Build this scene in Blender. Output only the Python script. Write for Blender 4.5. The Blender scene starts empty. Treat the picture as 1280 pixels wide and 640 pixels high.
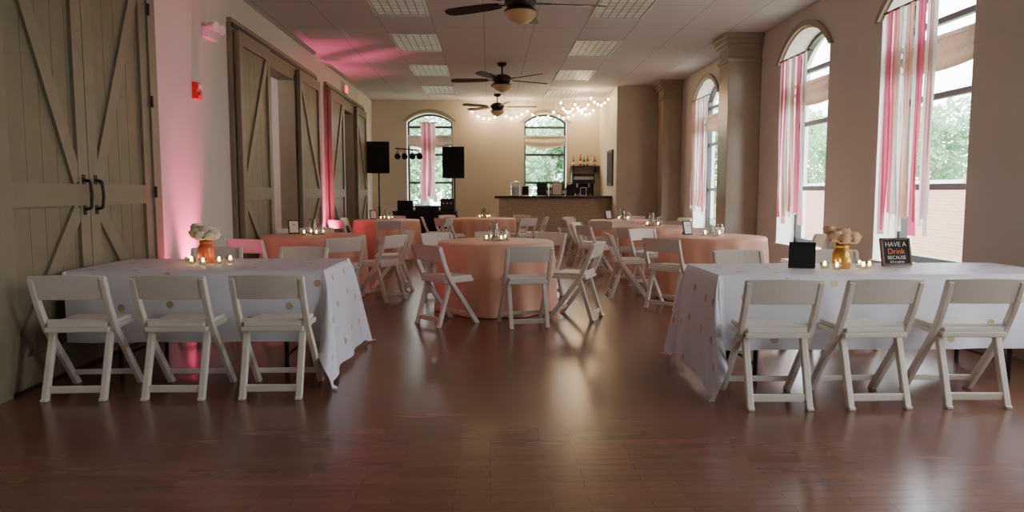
import bpy, math, random
from mathutils import Vector, Matrix
random.seed(7)
C = bpy.context.scene.collection
pi = math.pi

# ------------------------------------------------------------------ materials
MATS = {}
def nmat(name, col, rough=0.6, metal=0.0, noise=None, bump=None, emit=None, trans=None, coat=0.0, alpha=None, spec=None):
    m = bpy.data.materials.new(name); m.use_nodes = True
    nt = m.node_tree; b = nt.nodes['Principled BSDF']
    b.inputs['Base Color'].default_value = (*col, 1)
    b.inputs['Roughness'].default_value = rough
    b.inputs['Metallic'].default_value = metal
    if spec is not None: b.inputs['Specular IOR Level'].default_value = spec
    if coat: b.inputs['Coat Weight'].default_value = coat
    if trans: b.inputs['Transmission Weight'].default_value = trans
    tc = nt.nodes.new('ShaderNodeTexCoord')
    if noise:
        sc, amt = noise
        n = nt.nodes.new('ShaderNodeTexNoise'); n.inputs['Scale'].default_value = sc; n.inputs['Detail'].default_value = 4
        nt.links.new(tc.outputs['Object'], n.inputs['Vector'])
        r = nt.nodes.new('ShaderNodeValToRGB')
        r.color_ramp.elements[0].position = .3; r.color_ramp.elements[1].position = .7
        r.color_ramp.elements[0].color = tuple(max(0, c*(1-amt)) for c in col)+(1,)
        r.color_ramp.elements[1].color = tuple(min(1, c*(1+amt)) for c in col)+(1,)
        nt.links.new(n.outputs['Fac'], r.inputs['Fac']); nt.links.new(r.outputs['Color'], b.inputs['Base Color'])
    if bump:
        sc, st = bump
        n2 = nt.nodes.new('ShaderNodeTexNoise'); n2.inputs['Scale'].default_value = sc; n2.inputs['Detail'].default_value = 3
        nt.links.new(tc.outputs['Object'], n2.inputs['Vector'])
        bp = nt.nodes.new('ShaderNodeBump'); bp.inputs['Strength'].default_value = st; bp.inputs['Distance'].default_value = .01
        nt.links.new(n2.outputs['Fac'], bp.inputs['Height']); nt.links.new(bp.outputs['Normal'], b.inputs['Normal'])
    if emit:
        b.inputs['Emission Color'].default_value = (*emit[0], 1); b.inputs['Emission Strength'].default_value = emit[1]
    MATS[name] = m
    return m

M_wall = nmat('plaster_wall', (.70, .665, .59), .75, noise=(1.5, .03), bump=(60, .15))
M_backwall = nmat('plaster_tan', (.71, .645, .51), .75, noise=(1.5, .03), bump=(60, .15))
M_reveal = nmat('white_reveal', (.84, .83, .80), .7, noise=(3, .03))
M_door = nmat('taupe_paint_wood', (.23, .195, .125), .5, noise=(6, .08), bump=(25, .1))
M_doord = nmat('taupe_paint_brace', (.265, .225, .15), .5, noise=(8, .06))
M_col = nmat('tan_column_paint', (.35, .285, .19), .30, noise=(4, .05))
M_trim = nmat('tan_trim', (.40, .33, .23), .5, noise=(4, .05))
M_black = nmat('black_metal', (.015, .015, .016), .45, noise=(20, .2))
M_blackcloth = nmat('black_cloth', (.012, .012, .013), .9, noise=(20, .3))
M_white = nmat('white_resin', (.78, .72, .62), .38, noise=(12, .03))
M_pad = nmat('white_vinyl', (.82, .77, .69), .5, noise=(12, .03))
M_peach = nmat('peach_satin', (.88, .49, .34), .5, noise=(3, .06), bump=(80, .08))
M_shade = nmat('roman_shade_fabric', (.66, .60, .45), .85, noise=(30, .1))
M_frame = nmat('dark_window_frame', (.03, .032, .035), .4, noise=(10, .1))
M_glass = nmat('clear_glass', (.9, .95, .95), .03, noise=(2, .01)); 
def fix_glass(m):
    nt = m.node_tree; out = [n for n in nt.nodes if n.type == 'OUTPUT_MATERIAL'][0]
    tr = nt.nodes.new('ShaderNodeBsdfTransparent'); tr.inputs[0].default_value = (.93, .96, .96, 1)
    gl = nt.nodes.new('ShaderNodeBsdfGlossy'); gl.inputs['Roughness'].default_value = .05
    mx = nt.nodes.new('ShaderNodeMixShader'); lw = nt.nodes.new('ShaderNodeLayerWeight'); lw.inputs[0].default_value = .35
    nt.links.new(lw.outputs['Facing'], mx.inputs[0]); nt.links.new(tr.outputs[0], mx.inputs[1]); nt.links.new(gl.outputs[0], mx.inputs[2])
    nt.links.new(mx.outputs[0], out.inputs[0])
fix_glass(M_glass)
M_flame = nmat('candle_flame', (1, .7, .3), .5, noise=(5, .1), emit=((1, .62, .22), 26))
M_bulb = nmat('string_bulb', (1, .85, .6), .5, noise=(5, .05), emit=((1, .74, .42), 34))
M_wax = nmat('candle_wax', (.9, .86, .78), .5, noise=(5, .03))
M_gold = nmat('gold_paint', (.70, .40, .11), .32, .85, noise=(15, .1))
M_copper = nmat('coral_painted_glass', (.66, .15, .07), .3, .2, noise=(15, .1))
M_petalw = nmat('cream_petal', (.88, .76, .56), .7, noise=(30, .05))
M_petalp = nmat('peach_petal', (.90, .58, .35), .7, noise=(30, .08))
M_leafg = nmat('flower_leaf', (.12, .22, .07), .6, noise=(20, .2))
M_red = nmat('red_plastic', (.50, .02, .02), .4, noise=(10, .1))
M_offw = nmat('white_plastic', (.75, .74, .70), .4, noise=(10, .03))
M_exit = nmat('exit_letters', (.9, .05, .03), .4, noise=(10, .1), emit=((1, .08, .04), 2.5))
M_fan = nmat('dark_walnut_blade', (.026, .017, .014), .4, noise=(9, .3))
M_bronze = nmat('oiled_bronze', (.05, .035, .025), .35, .7, noise=(9, .2))
M_amber = nmat('amber_glass_bowl', (.36, .23, .13), .3, noise=(9, .2), emit=((1, .6, .25), .06))
M_bartop = nmat('dark_bar_top', (.05, .035, .03), .25, noise=(9, .3))
M_chalk = nmat('chalkboard', (.02, .02, .022), .8, noise=(9, .3))
M_woodf = nmat('wood_picture_frame', (.13, .07, .035), .5, noise=(15, .3))
M_chalkw = nmat('chalk_white', (.8, .8, .78), .9, noise=(50, .1))
M_chalko = nmat('chalk_orange', (.85, .3, .12), .9, noise=(50, .1))
M_bark = nmat('bark', (.30, .26, .22), .9, noise=(9, .3))
M_steel = nmat('steel', (.5, .5, .52), .3, .8, noise=(9, .1))
M_amberbottle = nmat('amber_bottle', (.35, .12, .02), .1, noise=(9, .2))
M_greenbottle = nmat('green_bottle', (.03, .12, .04), .1, noise=(9, .2))
M_clearbottle = nmat('pale_bottle', (.6, .62, .58), .1, noise=(9, .1))
M_grass = nmat('grass', (.30, .36, .22), .9, noise=(.6, .3))
M_pinklens = nmat('pink_led_lens', (1, .2, .4), .3, noise=(9, .1), emit=((1, .12, .35), 6))
M_base = nmat('baseboard_paint', (.40, .34, .25), .5, noise=(9, .05))

def ribbon_mat(name, col):
    m = bpy.data.materials.new(name); m.use_nodes = True; nt = m.node_tree
    b = nt.nodes['Principled BSDF']; out = nt.nodes['Material Output']
    tc = nt.nodes.new('ShaderNodeTexCoord'); n = nt.nodes.new('ShaderNodeTexNoise'); n.inputs['Scale'].default_value = 25
    nt.links.new(tc.outputs['Object'], n.inputs['Vector'])
    r = nt.nodes.new('ShaderNodeValToRGB')
    r.color_ramp.elements[0].color = tuple(c*.9 for c in col)+(1,); r.color_ramp.elements[1].color = (*col, 1)
    nt.links.new(n.outputs['Fac'], r.inputs['Fac']); nt.links.new(r.outputs['Color'], b.inputs['Base Color'])
    b.inputs['Roughness'].default_value = .6
    t = nt.nodes.new('ShaderNodeBsdfTranslucent'); nt.links.new(r.outputs['Color'], t.inputs['Color'])
    mx = nt.nodes.new('ShaderNodeMixShader'); mx.inputs[0].default_value = .33
    nt.links.new(b.outputs[0], mx.inputs[1]); nt.links.new(t.outputs[0], mx.inputs[2]); nt.links.new(mx.outputs[0], out.inputs[0])
    return m
RIB = [ribbon_mat('ribbon_pink', (.84, .15, .28)), ribbon_mat('ribbon_white', (.84, .80, .76)),
       ribbon_mat('ribbon_peach', (.86, .50, .38)), ribbon_mat('ribbon_blush', (.86, .46, .46))]

def floor_mat():
    m = bpy.data.materials.new('laminate_floor'); m.use_nodes = True; nt = m.node_tree
    b = nt.nodes['Principled BSDF']; tc = nt.nodes.new('ShaderNodeTexCoord')
    br = nt.nodes.new('ShaderNodeTexBrick'); br.offset = .37
    br.inputs['Scale'].default_value = 1
    br.inputs['Brick Width'].default_value = .42; br.inputs['Row Height'].default_value = .068
    br.inputs['Mortar Size'].default_value = .001; br.inputs['Mortar Smooth'].default_value = .2
    br.inputs['Color1'].default_value = (.155, .060, .034, 1); br.inputs['Color2'].default_value = (.20, .080, .045, 1)
    br.inputs['Mortar'].default_value = (.115, .044, .026, 1)
    nt.links.new(tc.outputs['Object'], br.inputs['Vector'])
    mp = nt.nodes.new('ShaderNodeMapping'); mp.inputs['Scale'].default_value = (3, 40, 1)
    nt.links.new(tc.outputs['Object'], mp.inputs['Vector'])
    n = nt.nodes.new('ShaderNodeTexNoise'); n.inputs['Scale'].default_value = 1; n.inputs['Detail'].default_value = 5
    nt.links.new(mp.outputs[0], n.inputs['Vector'])
    r = nt.nodes.new('ShaderNodeValToRGB'); r.color_ramp.elements[0].color = (.85, .85, .85, 1); r.color_ramp.elements[1].color = (1.12, 1.12, 1.12, 1)
    nt.links.new(n.outputs['Fac'], r.inputs['Fac'])
    mx = nt.nodes.new('ShaderNodeMix'); mx.data_type = 'RGBA'; mx.blend_type = 'MULTIPLY'; mx.inputs[0].default_value = 1
    nt.links.new(br.outputs['Color'], mx.inputs[6]); nt.links.new(r.outputs['Color'], mx.inputs[7])
    nt.links.new(mx.outputs[2], b.inputs['Base Color'])
    b.inputs['Roughness'].default_value = .27
    b.inputs['Coat Weight'].default_value = .35; b.inputs['Coat Roughness'].default_value = .22
    return m
M_floor = floor_mat()

def ceil_mat():
    m = bpy.data.materials.new('acoustic_ceiling_tile'); m.use_nodes = True; nt = m.node_tree
    b = nt.nodes['Principled BSDF']; tc = nt.nodes.new('ShaderNodeTexCoord')
    mp = nt.nodes.new('ShaderNodeMapping'); mp.inputs['Location'].default_value = (.075+.73*10, 0, 0)
    nt.links.new(tc.outputs['Object'], mp.inputs['Vector'])
    br = nt.nodes.new('ShaderNodeTexBrick'); br.offset = 0
    br.inputs['Scale'].default_value = 1
    br.inputs['Brick Width'].default_value = .73; br.inputs['Row Height'].default_value = 1.35
    br.inputs['Mortar Size'].default_value = .008; br.inputs['Mortar Smooth'].default_value = .1
    br.inputs['Color1'].default_value = (.63, .61, .62, 1); br.inputs['Color2'].default_value = (.65, .63, .64, 1)
    br.inputs['Mortar'].default_value = (.42, .41, .42, 1)
    nt.links.new(mp.outputs[0], br.inputs['Vector']); nt.links.new(br.outputs['Color'], b.inputs['Base Color'])
    b.inputs['Roughness'].default_value = .85
    n = nt.nodes.new('ShaderNodeTexNoise'); n.inputs['Scale'].default_value = 90
    nt.links.new(tc.outputs['Object'], n.inputs['Vector'])
    bp = nt.nodes.new('ShaderNodeBump'); bp.inputs['Strength'].default_value = .2; bp.inputs['Distance'].default_value = .004
    nt.links.new(n.outputs['Fac'], bp.inputs['Height']); nt.links.new(bp.outputs[0], b.inputs['Normal'])
    return m
M_ceil = ceil_mat()

def brick_mat(name, c1, c2, mort, w, h, ms, rough=.8, useuv=False):
    m = bpy.data.materials.new(name); m.use_nodes = True; nt = m.node_tree
    b = nt.nodes['Principled BSDF']; tc = nt.nodes.new('ShaderNodeTexCoord')
    sp = nt.nodes.new('ShaderNodeSeparateXYZ'); cb = nt.nodes.new('ShaderNodeCombineXYZ')
    ad = nt.nodes.new('ShaderNodeMath'); ad.operation = 'ADD'
    nt.links.new(tc.outputs['Object'], sp.inputs[0]); nt.links.new(sp.outputs[0], ad.inputs[0]); nt.links.new(sp.outputs[1], ad.inputs[1])
    nt.links.new(ad.outputs[0], cb.inputs[0]); nt.links.new(sp.outputs[2], cb.inputs[1])
    br = nt.nodes.new('ShaderNodeTexBrick'); br.inputs['Scale'].default_value = 1
    br.inputs['Brick Width'].default_value = w; br.inputs['Row Height'].default_value = h; br.inputs['Mortar Size'].default_value = ms
    br.inputs['Color1'].default_value = (*c1, 1); br.inputs['Color2'].default_value = (*c2, 1); br.inputs['Mortar'].default_value = (*mort, 1)
    nt.links.new(cb.outputs[0], br.inputs['Vector']); nt.links.new(br.outputs['Color'], b.inputs['Base Color'])
    b.inputs['Roughness'].default_value = rough
    return m
M_brick = brick_mat('pale_red_brick', (.56, .27, .18), (.60, .32, .22), (.58, .44, .36), .22, .075, .01)  # brick colour lightened in place of stronger daylight outside
M_bartile = brick_mat('bar_mosaic_tile', (.62, .53, .38), (.52, .44, .31), (.42, .35, .25), .09, .05, .005, .4)

def louver_mat():
    m = bpy.data.materials.new('light_diffuser_grid'); m.use_nodes = True; nt = m.node_tree
    b = nt.nodes['Principled BSDF']; tc = nt.nodes.new('ShaderNodeTexCoord')
    br = nt.nodes.new('ShaderNodeTexBrick'); br.offset = 0; br.inputs['Scale'].default_value = 1
    br.inputs['Brick Width'].default_value = .11; br.inputs['Row Height'].default_value = .16; br.inputs['Mortar Size'].default_value = .008
    br.inputs['Color1'].default_value = (.44, .43, .35, 1); br.inputs['Color2'].default_value = (.54, .52, .43, 1); br.inputs['Mortar'].default_value = (.12, .11, .10, 1)
    nt.links.new(tc.outputs['Object'], br.inputs['Vector']); nt.links.new(br.outputs['Color'], b.inputs['Base Color'])
    nt.links.new(br.outputs['Color'], b.inputs['Emission Color']); b.inputs['Emission Strength'].default_value = .18
    return m
M_louver = louver_mat()

def dots_mat():
    m = bpy.data.materials.new('white_cloth_gold_dots'); m.use_nodes = True; nt = m.node_tree
    b = nt.nodes['Principled BSDF']; uv = nt.nodes.new('ShaderNodeUVMap'); uv.uv_map = 'UVMap'
    v = nt.nodes.new('ShaderNodeTexVoronoi'); v.voronoi_dimensions = '2D'; v.inputs['Scale'].default_value = 3.6; v.inputs['Randomness'].default_value = .5
    nt.links.new(uv.outputs[0], v.inputs['Vector'])
    lt = nt.nodes.new('ShaderNodeMath'); lt.operation = 'LESS_THAN'; lt.inputs[1].default_value = .092
    nt.links.new(v.outputs['Distance'], lt.inputs[0])
    mx = nt.nodes.new('ShaderNodeMix'); mx.data_type = 'RGBA'
    mx.inputs[6].default_value = (.80, .79, .87, 1); mx.inputs[7].default_value = (.60, .47, .28, 1)
    nt.links.new(lt.outputs[0], mx.inputs[0]); nt.links.new(mx.outputs[2], b.inputs['Base Color'])
    ml = nt.nodes.new('ShaderNodeMath'); ml.operation = 'MULTIPLY'; ml.inputs[1].default_value = .3
    nt.links.new(lt.outputs[0], ml.inputs[0]); nt.links.new(ml.outputs[0], b.inputs['Metallic'])
    b.inputs['Roughness'].default_value = .5
    return m
M_dots = dots_mat()

def leaf_mat():
    m = bpy.data.materials.new('tree_leaves'); m.use_nodes = True; nt = m.node_tree
    b = nt.nodes['Principled BSDF']; out = nt.nodes['Material Output']
    tc = nt.nodes.new('ShaderNodeTexCoord'); n = nt.nodes.new('ShaderNodeTexNoise'); n.inputs['Scale'].default_value = 1.3
    nt.links.new(tc.outputs['Object'], n.inputs['Vector'])
    r = nt.nodes.new('ShaderNodeValToRGB'); r.color_ramp.elements[0].position = .35; r.color_ramp.elements[1].position = .65
    r.color_ramp.elements[0].color = (.17, .33, .20, 1); r.color_ramp.elements[1].color = (.38, .56, .32, 1)
    nt.links.new(n.outputs['Fac'], r.inputs['Fac']); nt.links.new(r.outputs[0], b.inputs['Base Color'])
    t = nt.nodes.new('ShaderNodeBsdfTranslucent'); nt.links.new(r.outputs[0], t.inputs[0])
    mx = nt.nodes.new('ShaderNodeMixShader'); mx.inputs[0].default_value = .4
    nt.links.new(b.outputs[0], mx.inputs[1]); nt.links.new(t.outputs[0], mx.inputs[2]); nt.links.new(mx.outputs[0], out.inputs[0])
    return m
M_leaves = leaf_mat()

# ------------------------------------------------------------------ mesh builder
class MB:
    def __init__(s): s.v = []; s.f = []; s.m = []; s.sm = []; s.mats = []; s.uv = None
    def mi(s, mat):
        if mat not in s.mats: s.mats.append(mat)
        return s.mats.index(mat)
    def add(s, vs, fs, mat, smooth=False):
        o = len(s.v); i = s.mi(mat)
        s.v += [tuple(v) for v in vs]
        for f in fs: s.f.append(tuple(o+k for k in f)); s.m.append(i); s.sm.append(smooth)
    def box(s, a, b, mat, rot=None, piv=None):
        x0, y0, z0 = a; x1, y1, z1 = b
        vs = [Vector(p) for p in [(x0,y0,z0),(x1,y0,z0),(x1,y1,z0),(x0,y1,z0),(x0,y0,z1),(x1,y0,z1),(x1,y1,z1),(x0,y1,z1)]]
        if rot is not None:
            c = Vector(piv) if piv is not None else (Vector(a)+Vector(b))/2
            vs = [rot @ (v-c)+c for v in vs]
        s.add(vs, [(0,3,2,1),(4,5,6,7),(0,1,5,4),(1,2,6,5),(2,3,7,6),(3,0,4,7)], mat)
    def beam(s, p0, p1, w, h, mat, up=(0,0,1)):
        """rectangular bar from p0 to p1, width w sideways, h along 'up'-ish"""
        p0 = Vector(p0); p1 = Vector(p1); d = (p1-p0).normalized(); side = d.cross(Vector(up)).normalized(); u = side.cross(d).normalized()
        vs = []
        for p in (p0, p1):
            for a, b in ((-1,-1),(1,-1),(1,1),(-1,1)): vs.append(p+side*a*w/2+u*b*h/2)
        s.add(vs, [(3,2,1,0),(4,5,6,7),(0,1,5,4),(1,2,6,5),(2,3,7,6),(3,0,4,7)], mat)
    def cyl(s, p0, p1, r0, r1, mat, n=16, smooth=True, caps=True):
        p0 = Vector(p0); p1 = Vector(p1); d = (p1-p0).normalized()
        a = d.orthogonal().normalized(); b = d.cross(a)
        vs = []
        for p, r in ((p0, r0), (p1, r1)):
            for k in range(n):
                t = 2*pi*k/n; vs.append(p+a*math.cos(t)*r+b*math.sin(t)*r)
        s.add(vs, [(k, (k+1) % n, n+(k+1) % n, n+k) for k in range(n)], mat, smooth)
        if caps: s.add(vs[:n], [tuple(range(n-1, -1, -1))], mat); s.add(vs[n:], [tuple(range(n))], mat)
    def lathe(s, prof, c, mat, n=24, smooth=True):
        cx, cy, cz = c; vs = []
        for r, z in prof:
            for k in range(n):
                t = 2*pi*k/n; vs.append((cx+r*math.cos(t), cy+r*math.sin(t), cz+z))
        fs = []
        for j in range(len(prof)-1):
            for k in range(n): fs.append((j*n+k, j*n+(k+1) % n, (j+1)*n+(k+1) % n, (j+1)*n+k))
        s.add(vs, fs, mat, smooth)
    def sphere(s, c, r, mat, n=12, sz=1):
        prof = [(max(1e-4, r*math.sin(pi*j/8)), -r*sz*math.cos(pi*j/8)) for j in range(9)]
        s.lathe(prof, c, mat, n)
    def tube(s, pts, r, mat, n=8):
        for a, b in zip(pts[:-1], pts[1:]): s.cyl(a, b, r, r, mat, n)
    def prism(s, poly, fn, t0, t1, mat):
        """poly: list (u,z); fn(u,z,t)->xyz"""
        n = len(poly)
        vs = [fn(u, z, t0) for u, z in poly]+[fn(u, z, t1) for u, z in poly]
        s.add(vs, [tuple(range(n-1, -1, -1)), tuple(range(n, 2*n))]+[(k, (k+1) % n, n+(k+1) % n, n+k) for k in range(n)], mat)
    def obj(s, name, loc=(0,0,0), rz=0, parent=None, bevel=0, recalc=True):
        me = bpy.data.meshes.new(name); me.from_pydata(s.v, [], s.f)
        for m in s.mats: me.materials.append(m)
        me.polygons.foreach_set('material_index', s.m); me.polygons.foreach_set('use_smooth', s.sm)
        if s.uv:
            ul = me.uv_layers.new(name='UVMap')
            for li, l in enumerate(me.loops): ul.data[li].uv = s.uv[l.vertex_index]
        if recalc:
            import bmesh
            bm = bmesh.new(); bm.from_mesh(me); bmesh.ops.recalc_face_normals(bm, faces=bm.faces); bm.to_mesh(me); bm.free()
        me.update()
        o = bpy.data.objects.new(name, me); C.objects.link(o); o.location = loc; o.rotation_euler = (0, 0, rz)
        if parent: o.parent = parent
        if bevel:
            bv = o.modifiers.new('bevel', 'BEVEL'); bv.width = bevel; bv.segments = 2; bv.limit_method = 'ANGLE'
        return o
def inst(o, loc, rz=0, scale=1, name=None):
    n = bpy.data.objects.new(name or o.name.split('.')[0], o.data); C.objects.link(n); n.location = loc; n.rotation_euler = (0, 0, rz)
    n.scale = (scale,)*3 if not isinstance(scale, tuple) else scale
    for m in o.modifiers:
        if m.type == 'BEVEL':
            b = n.modifiers.new('bevel', 'BEVEL'); b.width = m.width; b.segments = m.segments; b.limit_method = 'ANGLE'
    return n
def empty(name, loc=(0,0,0), rz=0):
    e = bpy.data.objects.new(name, None); C.objects.link(e); e.location = loc; e.rotation_euler = (0, 0, rz); e.empty_display_size = .2
    return e

# ------------------------------------------------------------------ room
XL, XR, YB, HC = -3.1, 4.17, 19.3, 3.7
Y0 = -3.0
TH = .42
mb = MB(); mb.box((XL-.3, Y0-.3, -.12), (XR+TH, YB+TH, 0), M_floor); mb.obj('floor')
mb = MB(); mb.box((XL-.3, Y0-.3, HC), (XR+TH, YB+TH, HC+.12), M_ceil); mb.obj('ceiling')

def arc(u0, u1, zs, zt, n=14):
    """segmental arch points from u0 to u1, springing zs, crown zt"""
    c = (u0+u1)/2; w = (u1-u0)/2; h = zt-zs; R = (w*w+h*h)/(2*h); zc = zt-R
    a0 = math.asin(w/R)
    return [(c+R*math.sin(-a0+2*a0*k/n), zc+R*math.cos(-a0+2*a0*k/n)) for k in range(n+1)]

def windowed_wall(name, fn, u_start, u_end, wins, mat, revealmat):
    """wins: (u0,u1,zb,zs,zt) sorted; fn(u,z,t) with t 0 inner .. 1 outer"""
    mb = MB(); u = u_start
    for (a, b, zb, zs, zt) in wins:
        mb.prism([(u, 0), (a, 0), (a, HC), (u, HC)], fn, 0, 1, mat)
        mb.prism([(a, 0), (b, 0), (b, zb), (a, zb)], fn, 0, 1, mat)
        A = arc(a, b, zs, zt)
        for (p, q) in zip(A[:-1], A[1:]):
            mb.prism([p, q, (q[0], HC), (p[0], HC)], fn, 0, 1, mat)
        # thin white lining of the opening
        e = .006
        mb.prism([(a, zb), (a+e, zb), (a+e, zs), (a, zs)], fn, .0, 1, revealmat)
        mb.prism([(b-e, zb), (b, zb), (b, zs), (b-e, zs)], fn, .0, 1, revealmat)
        mb.prism([(a, zb), (b, zb), (b, zb+.02), (a, zb+.02)], fn, -.08, 1, revealmat)
        for (p, q) in zip(A[:-1], A[1:]):
            mb.prism([p, q, (q[0], q[1]-e), (p[0], p[1]-e)], fn, .0, 1, revealmat)
        u = b
    mb.prism([(u, 0), (u_end, 0), (u_end, HC), (u, HC)], fn, 0, 1, mat)
    return mb.obj(name)

fr = lambda u, z, t: (XR+TH*t, u, z)
fb = lambda u, z, t: (u, YB+TH*t, z)
WR = [(.65, 2.15, .55, 3.1, 3.45), (3.4, 4.9, .55, 3.1, 3.45), (6.2, 7.69, .55, 3.1, 3.45), (8.87, 10.34, .55, 3.1, 3.45), (13.17, 14.66, .55, 3.1, 3.45)]  # first two windows are out of view, added to let in daylight
WB = [(-2.19, -.97, .85, 3.15, 3.38), (.92, 2.06, .85, 3.15, 3.38)]
windowed_wall('wall_right', fr, Y0, YB, WR, M_wall, M_reveal)
windowed_wall('wall_back', fb, XL, XR, WB, M_backwall, M_reveal)
mb = MB(); mb.box((XL, Y0-.3, 0), (XR, Y0, HC), M_wall); mb.obj('wall_front')

def window(name, fn, w, bars=(1.35, 2.25)):
    a, b, zb, zs, zt = w; mb = MB(); f = .055; t0, t1 = .62, .82
    mb.prism([(a, zb), (a+f, zb), (a+f, zs), (a, zs)], fn, t0, t1, M_frame)
    mb.prism([(b-f, zb), (b, zb), (b, zs), (b-f, zs)], fn, t0, t1, M_frame)
    mb.prism([(a, zb+.02), (b, zb+.02), (b, zb+.09), (a, zb+.09)], fn, t0, t1, M_frame)
    A = arc(a, b, zs, zt)
    for p, q in zip(A[:-1], A[1:]): mb.prism([p, q, (q[0], q[1]-f), (p[0], p[1]-f)], fn, t0, t1, M_frame)
    for z in bars: mb.prism([(a+f, z-.03), (b-f, z-.03), (b-f, z+.03), (a+f, z+.03)], fn, t0+.03, t1-.03, M_frame)
    z = zs-.12; mb.prism([(a+f, z-.03), (b-f, z-.03), (b-f, z+.03), (a+f, z+.03)], fn, t0+.03, t1-.03, M_frame)
    o = mb.obj(name)
    # gathered fabric valance shade
    s = MB(); n = 24; rows = 8; vs = []
    for j in range(rows+1):
        for k in range(n+1):
            u = a+.03+(b-a-.06)*k/n; t = k/n
            sag = .07*(1-(2*t-1)**2)
            zz = 2.78-(.24+sag)*(j/rows); d = .48+.07*math.sin(j/rows*3*pi)*(.4+j/rows)
            vs.append(fn(u, zz, d))
    fs = [(j*(n+1)+k, j*(n+1)+k+1, (j+1)*(n+1)+k+1, (j+1)*(n+1)+k) for j in range(rows) for k in range(n)]
    s.add(vs, fs, M_shade, True)
    s.prism([(a+.01, 2.77), (b-.01, 2.77), (b-.01, 2.81), (a+.01, 2.81)], fn, .42, .54, M_shade)
    s.obj('roman_shade', recalc=False)
    # arch trim moulding
    tr = MB(); g = .075
    A0 = arc(a-.03, b+.03, zs, zt+.02); A1 = arc(a-.03-g, b+.03+g, zs, zt+.02+g)
    for k in range(len(A0)-1): tr.prism([A0[k], A0[k+1], A1[k+1], A1[k]], fn, -.10, 0, M_trim)
    tr.obj('trim_arch')
k = 1
for w in WR: window('window_%d' % k, fr, w); k += 1
for w in WB: window('window_%d' % k, fb, w, (1.55, 2.3)); k += 1

# portals guide sky sampling
def portal(loc, rot, sx, sy):
    l = bpy.data.lights.new('window_portal', 'AREA'); l.shape = 'RECTANGLE'; l.size = sx; l.size_y = sy; l.cycles.is_portal = True
    o = bpy.data.objects.new('window_portal', l); C.objects.link(o); o.location = loc; o.rotation_euler = rot
for a, b, zb, zs, zt in WR: portal((XR+TH+.03, (a+b)/2, (zb+zt)/2), (0, pi/2, 0), zt-zb, b-a)
for a, b, zb, zs, zt in WB: portal(((a+b)/2, YB+TH+.03, (zb+zt)/2), (-pi/2, 0, 0), b-a, zt-zb)

# left wall with two door openings
LT = .2
mb = MB()
OP = [(10.1, 11.6, 3.12), (15.1, 16.5, 3.12)]
y = Y0
for a, b, z in OP:
    mb.box((XL-LT, y, 0), (XL, a, HC), M_wall); mb.box((XL-LT, a, z), (XL, b, HC), M_wall); y = b
mb.box((XL-LT, y, 0), (XL, YB, HC), M_wall); mb.obj('wall_left')
# adjoining rooms behind openings
M_adj = nmat('adjoining_room_plaster', (.62, .55, .52), .8, noise=(2, .04))
mb = MB()
mb.box((XL-3.2, 8.2, 0), (XL-3.0, 18.5, HC), M_adj); mb.box((XL-3.0, 8.2, 0), (XL-LT, 8.4, HC), M_adj); mb.box((XL-3.0, 18.3, 0), (XL-LT, 18.5, HC), M_adj)
mb.box((XL-3.0, 13.6, 0), (XL-LT, 13.75, HC), M_adj)
mb.box((XL-3.2, 8.2, -.1), (XL-.3, 18.5, 0), M_floor); mb.box((XL-3.2, 8.2, 3.4), (XL-LT, 18.5, 3.5), M_adj)
mb.obj('wall_adjoining_room')
def plight(name, loc, e, col, r=.1):
    l = bpy.data.lights.new(name, 'POINT'); l.energy = e; l.color = col; l.shadow_soft_size = r
    o = bpy.data.objects.new(name, l); C.objects.link(o); o.location = loc; return o
plight('adjoining_room_light', (XL-1.5, 11.0, 3.0), 75, (1, .84, .80), .2)
plight('adjoining_room_light', (XL-1.5, 15.8, 3.0), 25, (1, .84, .80), .2)

# columns
def column(y0, x0):
    mb = MB(); w = .46
    mb.box((x0, y0, 0), (XR, y0+w, HC), M_col)
    for (z0, z1, e) in ((0, .22, .05), (.22, .27, .03), (3.28, 3.34, .03), (3.50, 3.56, .04), (3.56, 3.63, .07), (3.63, HC, .10)):
        mb.box((x0-e, y0-e, z0), (XR, y0+w+e, z1), M_col)
    mb.obj('column', bevel=.008)
column(11.1, 3.66); column(15.65, 3.75)

# block beside the bar
mb = MB(); mb.box((2.92, 16.6, 0), (XR, YB, HC), M_backwall); mb.obj('wall_alcove')
mb = MB(); mb.box((2.89, 16.57, 0), (XR, 16.6, .14), M_base); mb.obj('baseboard_alcove')
mb = MB(); mb.box((XR-.025, Y0, 0), (XR, 11.05, .14), M_base); mb.box((XR-.025, 11.65, 0), (XR, 15.6, .14), M_base); mb.obj('baseboard_right')
mb = MB()
for a, b in ((Y0, 4.4), (6.75, 8.78), (13.1, 13.75), (17.9, YB)): mb.box((XL, a, 0), (XL+.025, b, .14), M_base)
mb.obj('baseboard_left')
mb = MB(); mb.box((XL, YB-.025, 0), (1.7, YB, .14), M_base); mb.obj('baseboard_back')

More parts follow.
